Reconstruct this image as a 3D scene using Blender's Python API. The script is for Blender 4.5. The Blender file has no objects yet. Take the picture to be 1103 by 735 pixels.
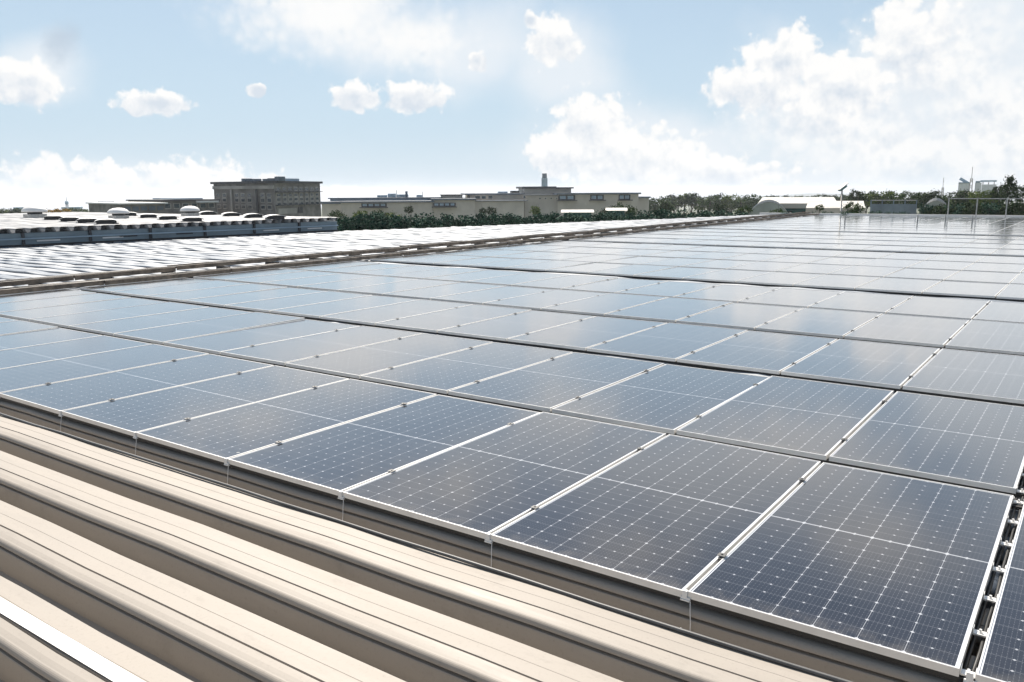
import bpy, bmesh, math, random
from mathutils import Vector, Matrix
R = math.radians
rnd = random.Random(7)
sc = bpy.context.scene
col = sc.collection

# ------------------------------------------------------------------ camera
F_PX, PITCH, ROLL, YAW = 897.5, 0.1797, -0.006, -0.6168
EYE = Vector((1.4366, -3.4426, 1.8609))
fw = Vector((math.sin(YAW) * math.cos(PITCH), math.cos(YAW) * math.cos(PITCH), -math.sin(PITCH)))
rt0 = fw.cross(Vector((0, 0, 1))).normalized()
up0 = rt0.cross(fw)
rt = rt0 * math.cos(ROLL) + up0 * math.sin(ROLL)
up = -rt0 * math.sin(ROLL) + up0 * math.cos(ROLL)
cd = bpy.data.cameras.new('camera')
cam = bpy.data.objects.new('camera', cd)
col.objects.link(cam)
cam.matrix_world = Matrix(((rt.x, up.x, -fw.x, EYE.x), (rt.y, up.y, -fw.y, EYE.y), (rt.z, up.z, -fw.z, EYE.z), (0, 0, 0, 1)))
cd.sensor_fit = 'HORIZONTAL'
cd.sensor_width = 36
cd.lens = F_PX / 1103 * 36
cd.clip_start = 0.05
cd.clip_end = 30000
sc.camera = cam


def at(px, py, dist):
    """world point seen at a place of the photograph, a given horizontal distance away"""
    d = fw + rt * ((px - 551.5) / F_PX) + up * ((367.5 - py) / F_PX)
    return EYE + d * (dist / math.hypot(d.x, d.y))


def azel(px, py):
    d = at(px, py, 1) - EYE
    return math.degrees(math.atan2(d.x, d.y)), math.degrees(math.atan2(d.z, 1))


def pix(p):
    d = Vector(p) - EYE
    z = d.dot(fw)
    return (551.5 + F_PX * d.dot(rt) / z, 367.5 - F_PX * d.dot(up) / z, z)


# ------------------------------------------------------------------ sun, sky, exposure
SUN_EL, SUN_AZ = 48.0, -48.0
sc.view_settings.view_transform = 'Standard'
sc.view_settings.look = 'None'
sc.view_settings.gamma = 1
sc.view_settings.exposure = 0.85
sc.view_settings.use_curve_mapping = False
sc.render.engine = 'CYCLES'
sc.cycles.max_bounces = 6
sc.cycles.use_denoising = True

sl = bpy.data.lights.new('sun', 'SUN')
sl.energy = 5.0
sl.angle = R(0.53)
sl.color = (1.0, 0.92, 0.82)
so = bpy.data.objects.new('sun', sl)
col.objects.link(so)
sdir = Vector((math.sin(R(SUN_AZ)) * math.cos(R(SUN_EL)), math.cos(R(SUN_AZ)) * math.cos(R(SUN_EL)), math.sin(R(SUN_EL))))
so.rotation_euler = (-sdir).to_track_quat('-Z', 'Y').to_euler()
so.location = (0, 0, 40)

w = bpy.data.worlds.new('World')
sc.world = w
w.use_nodes = True
NT = w.node_tree
NT.nodes.clear()


class G:
    """small helper for writing node graphs"""
    def __init__(s, nt):
        s.nt = nt

    def n(s, t, **k):
        o = s.nt.nodes.new(t)
        for a, b in k.items():
            setattr(o, a, b)
        return o

    def put(s, sock, v):
        if isinstance(v, bpy.types.NodeSocket):
            s.nt.links.new(v, sock)
        else:
            sock.default_value = v

    def m(s, op, *a, clamp=False):
        o = s.n('ShaderNodeMath', operation=op, use_clamp=clamp)
        for i, v in enumerate(a):
            s.put(o.inputs[i], v)
        return o.outputs[0]

    def v(s, op, a, b=None):
        o = s.n('ShaderNodeVectorMath', operation=op)
        s.put(o.inputs[0], a)
        if b is not None:
            s.put(o.inputs[1], b)
        return o.outputs['Value'] if op in ('LENGTH', 'DOT_PRODUCT') else o.outputs['Vector']

    def comb(s, x, y, z=0.0):
        o = s.n('ShaderNodeCombineXYZ')
        for i, q in enumerate((x, y, z)):
            s.put(o.inputs[i], q)
        return o.outputs[0]

    def sep(s, a):
        o = s.n('ShaderNodeSeparateXYZ')
        s.put(o.inputs[0], a)
        return o.outputs

    def noise(s, vec, scale, detail=4.0, rough=0.55, dims='3D', out='Fac', dist=0.0):
        o = s.n('ShaderNodeTexNoise', noise_dimensions=dims)
        if vec is not None:
            s.put(o.inputs['Vector'], vec)
        o.inputs['Scale'].default_value = scale
        o.inputs['Detail'].default_value = detail
        o.inputs['Roughness'].default_value = rough
        o.inputs['Distortion'].default_value = dist
        return o.outputs[out]

    def step(s, x, a, b):
        o = s.n('ShaderNodeMapRange', interpolation_type='SMOOTHSTEP')
        s.put(o.inputs['Value'], x)
        s.put(o.inputs['From Min'], a)
        s.put(o.inputs['From Max'], b)
        return o.outputs['Result']

    def lin(s, x, a, b, c, d):
        o = s.n('ShaderNodeMapRange')
        for i, q in enumerate((x, a, b, c, d)):
            s.put(o.inputs[i], q)
        return o.outputs['Result']

    def mix(s, f, a, b, mode='MIX'):
        o = s.n('ShaderNodeMix', data_type='RGBA', blend_type=mode)
        s.put(o.inputs[0], f)
        for q, i in ((a, 6), (b, 7)):
            s.put(o.inputs[i], q if isinstance(q, bpy.types.NodeSocket) else (*q, 1.0))
        return o.outputs[2]


g = G(NT)
dirv = g.v('NORMALIZE', g.n('ShaderNodeTexCoord').outputs['Generated'])
dx, dy, dz = g.sep(dirv)
AZ = g.m('MULTIPLY', g.m('ARCTAN2', dx, dy), 57.29578)
EL = g.m('MULTIPLY', g.m('ARCSINE', dz), 57.29578)
ae = g.comb(AZ, EL)
sky = g.n('ShaderNodeTexSky', sky_type='NISHITA')
sky.sun_disc = False
sky.sun_elevation = R(SUN_EL)
sky.sun_rotation = R(SUN_AZ)
sky.air_density = 1.0
sky.dust_density = 0.3
sky.ozone_density = 1.2
SKY_STRENGTH = 0.05


def blobs(lst, ae=ae):
    cur = None
    for (cx, cy, rx, ry) in lst:                     # centre and radii in photo pixels -> degrees on the sky
        a, e = azel(cx, cy)
        ra = (azel(cx + rx, cy)[0] - azel(cx - rx, cy)[0]) / 2
        re = (azel(cx, cy - ry)[1] - azel(cx, cy + ry)[1]) / 2
        q = g.v('LENGTH', g.v('MULTIPLY', g.v('SUBTRACT', ae, (a, e, 0)), (1 / ra, 1 / re, 0)))
        q = g.m('SUBTRACT', 1.0, q)
        if cur is None:
            cur = q
        else:
            o = g.n('ShaderNodeMath', operation='SMOOTH_MAX')
            g.put(o.inputs[0], cur); g.put(o.inputs[1], q); o.inputs[2].default_value = 0.25
            cur = o.outputs[0]
    return cur


CRISP = [
    (55, 205, 70, 44), (125, 212, 62, 40), (195, 208, 62, 40), (250, 208, 60, 38), (0, 222, 55, 30), (290, 208, 30, 32),
    (350, 218, 80, 20), (440, 220, 70, 18),
    (30, 90, 58, 32), (168, 112, 50, 17), (278, 97, 12, 9), (383, 104, 38, 18), (447, 106, 46, 22),
    (598, 46, 32, 32), (572, 22, 10, 12), (514, 66, 13, 14),
    (635, 140, 62, 52), (675, 172, 95, 44), (607, 168, 42, 32), (770, 190, 110, 26),
    (848, 66, 52, 42), (812, 96, 62, 34), (905, 95, 70, 48), (975, 40, 60, 55)]
DIFF = [(340, 10, 130, 60), (440, 45, 90, 40), (900, 130, 130, 70), (1000, 60, 110, 90), (1070, 140, 120, 110), (960, 160, 120, 50), (230, -70, 120, 45), (620, -60, 90, 55), (900, -110, 150, 60), (450, -170, 150, 55), (90, -150, 110, 50), (1010, -240, 150, 70), (700, -260, 110, 50)]
SOFT = [
    (380, 20, 170, 75), (520, 40, 90, 80), (600, 70, 80, 70), (700, 160, 190, 70), (930, 120, 230, 120), (1080, 110, 230, 150),
    (40, 80, 70, 45), (120, 212, 260, 45), (480, 215, 260, 25), (820, 205, 400, 32),
    (760, -150, 380, 110), (1250, -60, 350, 330)]
vo = g.n('ShaderNodeTexVoronoi', feature='SMOOTH_F1')
g.put(vo.inputs['Vector'], g.v('ADD', dirv, g.v('SCALE', g.n('ShaderNodeTexNoise').outputs['Color'])))
vo.inputs['Vector'].links[0].from_node.inputs[1].links[0].from_node.inputs['Scale'].default_value = 0.012
nz = vo.inputs['Vector'].links[0].from_node.inputs[1].links[0].from_node.inputs[0].links[0].from_node
g.put(nz.inputs['Vector'], dirv); nz.inputs['Scale'].default_value = 60.0; nz.inputs['Detail'].default_value = 3.0
vo.inputs['Scale'].default_value = 78.0
vo.inputs['Smoothness'].default_value = 0.35
bump = g.m('SUBTRACT', 0.55, vo.outputs['Distance'])
n_big = g.noise(dirv, 30.0, 10.0, 0.60)
n_up = g.noise(g.v('ADD', dirv, (0.003, 0.003, 0.009)), 30.0, 8.0, 0.58)
edge = g.m('ADD', g.m('MULTIPLY', g.m('SUBTRACT', n_big, 0.5), 1.3), g.m('MULTIPLY', bump, 0.42))
crisp = g.m('ADD', blobs(CRISP), edge)
diff = g.m('ADD', blobs(DIFF), g.m('MULTIPLY', edge, 0.9))
soft = g.m('ADD', blobs(SOFT), g.m('MULTIPLY', g.m('SUBTRACT', g.noise(dirv, 9.0, 6.0, 0.5), 0.5), 1.6))
a_crisp = g.m('MAXIMUM', g.step(g.m('SUBTRACT', crisp, g.m('MULTIPLY', g.m('SUBTRACT', g.noise(dirv, 75.0, 7.0, 0.62), 0.5), 0.75)), 0.06, 0.36), g.m('MULTIPLY', g.step(diff, -0.10, 0.95), 0.9))
a_soft = g.m('MULTIPLY', g.step(soft, -0.05, 0.75), 0.85)
relief = g.m('ADD', g.m('MULTIPLY', g.m('SUBTRACT', n_big, n_up), 3.2), g.m('MULTIPLY', bump, 0.5))
inner = g.step(crisp, 0.35, 1.25)
top_lit = g.m('SUBTRACT', blobs(CRISP, g.v('SUBTRACT', ae, (0, 0.7, 0))), blobs(CRISP))
relief = g.m('ADD', relief, g.m('MULTIPLY', top_lit, 0.85))
lit = g.m('ADD', g.m('SUBTRACT', 0.86, g.m('MULTIPLY', inner, 0.32)), relief, clamp=True)
KS = 0.555                                            # 1 / 2**exposure
cl_dark = tuple(KS * q for q in (0.70, 0.765, 0.845))
cl_lite = tuple(KS * q for q in (1.0, 0.995, 0.985))
c_soft = tuple(KS * q for q in (0.84, 0.89, 0.94))
skyc = g.v('SCALE', sky.outputs['Color'])
skyc.node.inputs['Scale'].default_value = SKY_STRENGTH
milky = tuple(KS * q for q in (0.585, 0.735, 0.87))
whitish = tuple(KS * q for q in (0.79, 0.86, 0.915))
sk1 = g.mix(g.m('MULTIPLY', g.m('ADD', 0.28, g.m('MULTIPLY', g.step(EL, 28.0, -1.0), 0.72)), 0.92), skyc, milky)
sk2 = g.mix(g.m('MULTIPLY', g.step(EL, 4.5, -3.0), 0.85), sk1, whitish)
c1 = g.mix(a_soft, sk2, c_soft)
c2 = g.mix(a_crisp, c1, g.mix(lit, cl_dark, cl_lite))
# the one smoky grey wisp above the left cloud
wisp = g.m('ADD', blobs([(66, 44, 26, 40)]), g.m('MULTIPLY', g.m('SUBTRACT', g.noise(dirv, 28.0, 7.0, 0.55), 0.5), 2.2))
c3 = g.mix(g.m('MULTIPLY', g.step(wisp, 0.0, 0.9), 0.7), c2, tuple(KS * q for q in (0.52, 0.61, 0.72)))
# an unseen grey cloud bank, added behind the viewer to darken the rib faces
back = g.m('ADD', g.v('DOT_PRODUCT', dirv, (0.45, -0.89, 0.0)), g.m('MULTIPLY', g.m('SUBTRACT', g.noise(dirv, 3.0, 5.0, 0.5), 0.5), 0.5))
c3 = g.mix(g.m('MULTIPLY', g.step(back, -0.05, 0.55), 0.45), c3, tuple(KS * q for q in (0.34, 0.37, 0.42)))
bg = g.n('ShaderNodeBackground')
g.put(bg.inputs['Color'], c3)
bg.inputs['Strength'].default_value = 1.0
g.put(g.n('ShaderNodeOutputWorld').inputs['Surface'], bg.outputs[0])
w.cycles.sampling_method = 'MANUAL'
w.cycles.sample_map_resolution = 1024


# ------------------------------------------------------------------ materials
def mat(name, color, rough=0.6, metal=0.0, spec=0.5, var=0.0, vscale=3.0, bump=0.0, bscale=30.0, coord='Object'):
    m = bpy.data.materials.new(name)
    m.use_nodes = True
    q = G(m.node_tree)
    b = m.node_tree.nodes['Principled BSDF']
    b.inputs['Base Color'].default_value = (*color, 1)
    b.inputs['Roughness'].default_value = rough
    b.inputs['Metallic'].default_value = metal
    b.inputs['Specular IOR Level'].default_value = spec
    tc = q.n('ShaderNodeTexCoord').outputs[coord]
    if var:
        f = q.noise(tc, vscale, 6.0, 0.6)
        lo = tuple(c * (1 - var) for c in color)
        hi = tuple(min(1, c * (1 + var)) for c in color)
        q.put(b.inputs['Base Color'], q.mix(q.step(f, 0.3, 0.7), lo, hi))
    if bump:
        bn = q.n('ShaderNodeBump')
        bn.inputs['Strength'].default_value = bump
        bn.inputs['Distance'].default_value = 0.02
        q.put(bn.inputs['Height'], q.noise(tc, bscale, 4.0, 0.6))
        q.put(b.inputs['Normal'], bn.outputs[0])
    return m


def leaf_mat(name, a, b_):
    m = bpy.data.materials.new(name)
    m.use_nodes = True
    q = G(m.node_tree)
    b = m.node_tree.nodes['Principled BSDF']
    rr = q.n('ShaderNodeNewGeometry').outputs['Random Per Island']
    q.put(b.inputs['Base Color'], q.mix(rr, a, b_))
    b.inputs['Roughness'].default_value = 0.8
    b.inputs['Specular IOR Level'].default_value = 0.08
    return m


def cell_material():
    """half-cut solar cells under dusty glass; UV is in metres on the panel"""
    m = bpy.data.materials.new('solar_cells')
    m.use_nodes = True
    q = G(m.node_tree)
    b = m.node_tree.nodes['Principled BSDF']
    uvn = q.n('ShaderNodeUVMap'); uvn.uv_map = 'metres'
    u, v, _ = q.sep(uvn.outputs[0])
    cu = q.m('DIVIDE', q.m('SUBTRACT', u, 0.021), 0.182)
    vv = q.m('ABSOLUTE', q.m('SUBTRACT', v, 1.15))
    cv = q.m('DIVIDE', q.m('SUBTRACT', vv, 0.008), 0.0936)
    du = q.m('MULTIPLY', q.m('ABSOLUTE', q.m('SUBTRACT', q.m('FRACT', q.m('ADD', cu, 0.5)), 0.5)), 0.182)
    dv = q.m('MULTIPLY', q.m('ABSOLUTE', q.m('SUBTRACT', q.m('FRACT', q.m('ADD', cv, 0.5)), 0.5)), 0.0936)
    dv2 = q.m('MULTIPLY', q.m('ABSOLUTE', q.m('SUBTRACT', q.m('FRACT', q.m('ADD', q.m('MULTIPLY', cv, 0.5), 0.5)), 0.5)), 0.1872)
    ucol = q.m('MULTIPLY', q.m('LESS_THAN', du, 0.0013), 0.45)
    urow = q.m('MULTIPLY', q.m('LESS_THAN', dv, 0.0011), 0.2)
    inside = q.m('LESS_THAN', q.m('ABSOLUTE', q.m('SUBTRACT', u, 0.567)), 0.52)
    dia = q.m('MULTIPLY', q.m('LESS_THAN', q.m('ADD', du, dv2), 0.0094), q.m('MULTIPLY', inside, 0.68))
    # ribbon crossings half way along each cell show as fainter dots
    du3 = q.m('MULTIPLY', q.m('ABSOLUTE', q.m('SUBTRACT', q.m('FRACT', cu), 0.5)), 0.182)
    dot = q.m('MULTIPLY', q.m('LESS_THAN', q.m('ADD', du3, dv), 0.0078), 0.52)
    dot2 = q.m('MULTIPLY', q.m('LESS_THAN', q.m('ADD', du, dv), 0.0076), q.m('MULTIPLY', inside, 0.62))
    dia = q.m('MAXIMUM', dia, q.m('MAXIMUM', dot, dot2))
    mid = q.m('MULTIPLY', q.m('LESS_THAN', vv, 0.0045), 0.6)
    rim = q.m('MAXIMUM', q.m('GREATER_THAN', vv, 1.1345), q.m('GREATER_THAN', q.m('ABSOLUTE', q.m('SUBTRACT', u, 0.567)), 0.5515))
    gap = q.m('MAXIMUM', q.m('MAXIMUM', q.m('MULTIPLY', ucol, inside), urow), q.m('MAXIMUM', q.m('MAXIMUM', dia, mid), rim))
    bus = q.m('MULTIPLY', q.m('ABSOLUTE', q.m('SUBTRACT', q.m('FRACT', q.m('MULTIPLY', cu, 10.0)), 0.5)), 0.0182)
    bus = q.m('MULTIPLY', q.m('LESS_THAN', bus, 0.0007), 0.085)
    # little solder pads along the bus bars
    pad = q.m('ABSOLUTE', q.m('SUBTRACT', q.m('FRACT', q.m('MULTIPLY', cv, 4.0)), 0.5))
    pad = q.m('MULTIPLY', q.m('LESS_THAN', pad, 0.08), q.m('LESS_THAN', q.m('ABSOLUTE', q.m('SUBTRACT', q.m('FRACT', q.m('MULTIPLY', cu, 10.0)), 0.5)), 0.09))
    bus = q.m('MAXIMUM', bus, q.m('MULTIPLY', pad, 0.18))
    oi = q.n('ShaderNodeObjectInfo')
    wn = q.n('ShaderNodeTexWhiteNoise', noise_dimensions='3D')
    q.put(wn.inputs['Vector'], q.comb(q.m('FLOOR', cu), q.m('FLOOR', q.m('MULTIPLY', v, 10.68)), oi.outputs['Random']))
    cell = q.mix(wn.outputs['Value'], (0.0066, 0.0058, 0.0082), (0.0108, 0.0098, 0.0125))
    tc = q.n('ShaderNodeTexCoord').outputs['Object']
    dust = q.noise(q.n('ShaderNodeNewGeometry').outputs['Position'], 1.3, 6.0, 0.6)
    cell = q.mix(q.m('ADD', q.lin(dust, 0.35, 0.7, 0.002, 0.030), 0.0, clamp=True), cell, (0.38, 0.37, 0.36))
    low = q.step(v, 0.16, 0.0)                        # dirt gathers along the lower edge
    blot = q.noise(q.n('ShaderNodeNewGeometry').outputs['Position'], 9.0, 5.0, 0.65)
    cell = q.mix(q.m('MULTIPLY', q.m('MULTIPLY', low, q.step(blot, 0.35, 0.7)), 0.16), cell, (0.40, 0.36, 0.30))
    vor = q.n('ShaderNodeTexVoronoi'); vor.inputs['Scale'].default_value = 1.7
    q.put(vor.inputs['Vector'], q.n('ShaderNodeNewGeometry').outputs['Position'])
    drop = q.m('MULTIPLY', q.m('LESS_THAN', q.m('ADD', vor.outputs['Distance'], q.m('MULTIPLY', blot, 0.03)), 0.036), q.m('GREATER_THAN', q.sep(vor.outputs['Color'])[0], 0.72))
    c = q.mix(bus, cell, (0.50, 0.52, 0.56))
    c = q.mix(gap, c, (0.62, 0.64, 0.68))
    c = q.mix(q.m('MULTIPLY', drop, 0.55), c, (0.62, 0.60, 0.55))
    q.put(b.inputs['Base Color'], c)
    q.put(b.inputs['Roughness'], q.lin(dust, 0.3, 0.7, 0.05, 0.12))
    b.inputs['IOR'].default_value = 1.5
    b.inputs['Specular IOR Level'].default_value = 0.28
    b.inputs['Coat Weight'].default_value = 1.0
    b.inputs['Coat Roughness'].default_value = 0.11
    bn = q.n('ShaderNodeBump')
    bn.inputs['Strength'].default_value = 0.03
    bn.inputs['Distance'].default_value = 0.01
    q.put(bn.inputs['Height'], q.noise(q.n('ShaderNodeNewGeometry').outputs['Position'], 2.2, 2.0, 0.5))
    q.put(b.inputs['Normal'], bn.outputs[0])
    return m


def roof_material(name, color, spec=0.25, patch=None):
    m = bpy.data.materials.new(name)
    m.use_nodes = True
    q = G(m.node_tree)
    b = m.node_tree.nodes['Principled BSDF']
    pos = q.n('ShaderNodeTexCoord').outputs['Object']
    st = q.v('MULTIPLY', pos, (0.6, 5.0, 5.0))
    f = q.noise(st, 2.0, 8.0, 0.65)
    f2 = q.noise(pos, 60.0, 3.0, 0.6)
    c = q.mix(q.step(f, 0.35, 0.75), tuple(x * 0.90 for x in color), color)
    c = q.mix(q.m('MULTIPLY', q.step(f2, 0.52, 0.75), 0.38), c, tuple(x * 0.7 for x in color))
    # run-off stains and scuffs
    st2 = q.noise(q.v('MULTIPLY', pos, (3.0, 9.0, 3.0)), 1.0, 7.0, 0.7)
    c = q.mix(q.m('MULTIPLY', q.step(st2, 0.54, 0.74), 0.42), c, tuple(x * 0.62 for x in color))
    if patch:
        pn = q.noise(q.v('MULTIPLY', pos, (0.35, 2.2, 1.0)), 1.0, 5.0, 0.6)
        c = q.mix(q.step(pn, 0.44, 0.58), c, patch)
    q.put(b.inputs['Base Color'], c)
    q.put(b.inputs['Roughness'], q.lin(f, 0.3, 0.7, 0.50, 0.66))
    b.inputs['Specular IOR Level'].default_value = spec
    bn = q.n('ShaderNodeBump')
    bn.inputs['Strength'].default_value = 0.12
    bn.inputs['Distance'].default_value = 0.01
    q.put(bn.inputs['Height'], q.noise(q.v('MULTIPLY', pos, (0.8, 4.0, 4.0)), 1.5, 3.0, 0.5))
    q.put(b.inputs['Normal'], bn.outputs[0])
    return m


M = dict(
    roof=roof_material('ivory_roof_sheet', (0.342, 0.309, 0.270)),
    roof_silver=roof_material('silver_roof_sheet', (0.40, 0.42, 0.44), 0.3, (0.17, 0.20, 0.24)),
    roof2=roof_material('white_roof_sheet', (0.42, 0.42, 0.42), 0.3, (0.24, 0.25, 0.26)),
    cells=cell_material(),
    alu=mat('panel_frame_aluminium', (0.70, 0.695, 0.68), 0.34, 0.25, var=0.06, vscale=8),
    galv=mat('galvanised_steel', (0.50, 0.48, 0.45), 0.45, 0.4, var=0.25, vscale=6),
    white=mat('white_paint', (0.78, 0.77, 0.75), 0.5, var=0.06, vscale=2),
    rail=mat('dark_rail', (0.022, 0.021, 0.020), 0.6, 0.0, var=0.2, vscale=5),
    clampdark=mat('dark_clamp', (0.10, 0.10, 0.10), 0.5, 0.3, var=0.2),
    rubber=mat('black_cable_sheath', (0.018, 0.018, 0.018), 0.55, var=0.2),
    rust=mat('weathered_brown_steel', (0.20, 0.155, 0.115), 0.7, var=0.45, vscale=4),
    fascia=mat('grey_blue_fascia', (0.195, 0.255, 0.295), 0.55, var=0.18, vscale=0.8),
    shedroof=mat('pale_shed_roof', (0.46, 0.45, 0.42), 0.6, var=0.2, vscale=0.4),
    dark=mat('dark_opening', (0.02, 0.021, 0.024), 0.5),
    glass=mat('window_glass', (0.03, 0.045, 0.06), 0.12, spec=0.6, var=0.2, vscale=0.5),
    brown=mat('grey_brown_concrete', (0.195, 0.18, 0.165), 0.85, var=0.42, vscale=0.45, bump=0.2, bscale=4),
    brown2=mat('pale_concrete', (0.40, 0.375, 0.34), 0.85, var=0.25, vscale=0.4),
    tan=mat('tan_render', (0.60, 0.54, 0.47), 0.85, var=0.12, vscale=0.3),
    tan2=mat('grey_tan_render', (0.54, 0.49, 0.43), 0.85, var=0.12, vscale=0.3),
    bluegrey=mat('blue_grey_roof', (0.10, 0.13, 0.17), 0.5, var=0.2, vscale=0.5),
    paleblue=mat('pale_blue_paint', (0.30, 0.40, 0.48), 0.5, var=0.15, vscale=0.6),
    darkroof=mat('dark_roof_edge', (0.05, 0.052, 0.058), 0.7, var=0.2),
    teal=mat('teal_wall', (0.035, 0.13, 0.125), 0.6, var=0.25, vscale=0.5),
    cover=mat('greenhouse_cover', (0.37, 0.39, 0.35), 0.5, var=0.15, vscale=0.6),
    trunk=mat('bark', (0.085, 0.065, 0.05), 0.9, var=0.3, vscale=4, bump=0.4, bscale=12),
    ground=mat('ground', (0.10, 0.115, 0.07), 0.95, var=0.45, vscale=0.02),
    hills=mat('far_hills', (0.075, 0.10, 0.085), 0.95, var=0.25, vscale=0.003),
    lf_hedge=leaf_mat('leaves_hedge', (0.018, 0.050, 0.036), (0.055, 0.120, 0.078)),
    lf_mid=leaf_mat('leaves_mid', (0.030, 0.065, 0.018), (0.085, 0.125, 0.035)),
    lf_dark=leaf_mat('leaves_dark', (0.016, 0.036, 0.014), (0.050, 0.080, 0.028)),
    lf_bright=leaf_mat('leaves_bright', (0.07, 0.12, 0.02), (0.16, 0.20, 0.045)),
    lf_flower=leaf_mat('leaves_flower', (0.10, 0.12, 0.02), (0.62, 0.33, 0.03)),
)


# ------------------------------------------------------------------ mesh helpers
def mkmesh(name, bm, material, smooth=False, uv=None):
    me = bpy.data.meshes.new(name)
    bm.normal_update()
    bm.to_mesh(me)
    bm.free()
    for mm in (material if isinstance(material, (list, tuple)) else [material]):
        me.materials.append(mm)
    if smooth:
        for p in me.polygons:
            p.use_smooth = True
    return me


def obj(name, bm, material, parent=None, smooth=False):
    me = bm if isinstance(bm, bpy.types.Mesh) else mkmesh(name, bm, material, smooth)
    o = bpy.data.objects.new(name, me)
    col.objects.link(o)
    if parent is not None:
        o.parent = parent
    return o


def tag(o, label, cat, group=None, kind=None):
    o['label'] = label
    o['category'] = cat
    if group: o['group'] = group
    if kind: o['kind'] = kind
    return o


def thing(name, label, cat, loc=(0, 0, 0), rz=0.0, group=None):
    o = bpy.data.objects.new(name, None)
    o.empty_display_size = 0.2
    col.objects.link(o)
    o.location = loc
    o.rotation_euler = (0, 0, rz)
    return tag(o, label, cat, group)


def box(bm, x0, x1, y0, y1, z0, z1, mi=0):
    vs = [bm.verts.new((x, y, z)) for z in (z0, z1) for x, y in ((x0, y0), (x1, y0), (x1, y1), (x0, y1))]
    for f in ((3, 2, 1, 0), (4, 5, 6, 7), (0, 1, 5, 4), (1, 2, 6, 5), (2, 3, 7, 6), (3, 0, 4, 7)):
        bm.faces.new([vs[i] for i in f]).material_index = mi


def bx(*a):
    bm = bmesh.new()
    box(bm, *a)
    return bm


def tube(bm, pts, r, seg=8):
    rings = []
    pts = [Vector(p) for p in pts]
    for i, p in enumerate(pts):
        t = (pts[min(i + 1, len(pts) - 1)] - pts[max(i - 1, 0)]).normalized()
        a = t.orthogonal().normalized() if abs(t.z) > 0.9 else t.cross(Vector((0, 0, 1))).normalized()
        b = t.cross(a)
        rr = r[i] if isinstance(r, (list, tuple)) else r
        rings.append([bm.verts.new(p + (a * math.cos(k * math.tau / seg) + b * math.sin(k * math.tau / seg)) * rr) for k in range(seg)])
    for A, B in zip(rings, rings[1:]):
        for k in range(seg):
            bm.faces.new((A[k], A[(k + 1) % seg], B[(k + 1) % seg], B[k]))
    bm.faces.new(rings[0][::-1]); bm.faces.new(rings[-1])


def lathe(bm, prof, seg=20, c=(0, 0)):
    rings = [[bm.verts.new((c[0] + r * math.cos(k * math.tau / seg), c[1] + r * math.sin(k * math.tau / seg), z)) for k in range(seg)] for r, z in prof]
    for A, B in zip(rings, rings[1:]):
        for k in range(seg):
            bm.faces.new((A[k], A[(k + 1) % seg], B[(k + 1) % seg], B[k]))
    bm.faces.new(rings[0][::-1]); bm.faces.new(rings[-1])


ORD = ['zeroth', 'first', 'second', 'third', 'fourth', 'fifth', 'sixth', 'seventh', 'eighth', 'ninth', 'tenth', 'eleventh', 'twelfth',
       'thirteenth', 'fourteenth', 'fifteenth', 'sixteenth', 'seventeenth', 'eighteenth', 'nineteenth', 'twentieth']
for t in ('twenty', 'thirty', 'forty'):
    ORD += ([] if t == 'twenty' else [t[:-1] + 'ieth']) + ['%s-%s' % (t, q) for q in ORD[1:10]]


# ------------------------------------------------------------------ ground and far hills
# the roof rises a degree towards the far end, so beside it the land lies as a plain tilted the other way
GZ = -17.0                                            # everything is carried down to here, below the land
d1, d2 = at(0, 226, 1) - EYE, at(1103, 214, 1) - EYE
gn = d2.cross(d1).normalized()
if gn.z < 0: gn = -gn


def gz(x, y):
    return -8.0 + min(0.0, -(gn.x * x + gn.y * y) / gn.z)


bm = bmesh.new()
rings = [[bm.verts.new((r_ * math.cos(k * math.tau / 96), r_ * math.sin(k * math.tau / 96), 0)) for k in range(96)] for r_ in (20, 60, 120, 250, 500, 1000, 2000, 4000, 9000)]
bm.faces.new(rings[0])
for A, B in zip(rings, rings[1:]):
    for k in range(96):
        bm.faces.new((A[k], B[k], B[(k + 1) % 96], A[(k + 1) % 96]))
for v in bm.verts:
    v.co.z = gz(v.co.x, v.co.y)
o = obj('ground', bm, M['ground']); o['kind'] = 'structure'


def ridge(name, pts, dist, seed, depth=500):
    """pts: (px, py) of the skyline"""
    r2 = random.Random(seed)
    bm = bmesh.new()
    n = 70
    rows = []
    ph = [r2.uniform(0, 6.28) for _ in range(6)]
    for i in range(n + 1):
        t = i / n
        px = pts[0][0] + (pts[-1][0] - pts[0][0]) * t
        for (a, b), (c, d) in zip(pts, pts[1:]):
            if a <= px <= c + 1e-6:
                py = b + (d - b) * (px - a) / (c - a)
        py += 0.5 * math.sin(31 * t + ph[0]) + 0.35 * math.sin(67 * t + ph[1])
        p, q, s_ = at(px, py, dist), at(px, py, dist + depth), at(px, py, dist + 2 * depth)
        rows.append([bm.verts.new((p.x, p.y, gz(p.x, p.y) - 2)), bm.verts.new(q), bm.verts.new((s_.x, s_.y, gz(s_.x, s_.y) - 2))])
    for A, B in zip(rows, rows[1:]):
        for k in range(2):
            bm.faces.new((A[k], B[k], B[k + 1], A[k + 1]))
    o = obj(name, bm, M['hills'], smooth=True)
    o['kind'] = 'structure'


ridge('hills', ((690, 217), (760, 213), (860, 209.5), (950, 208), (1010, 207.5), (1080, 209), (1300, 209)), 4200, 3)

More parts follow.
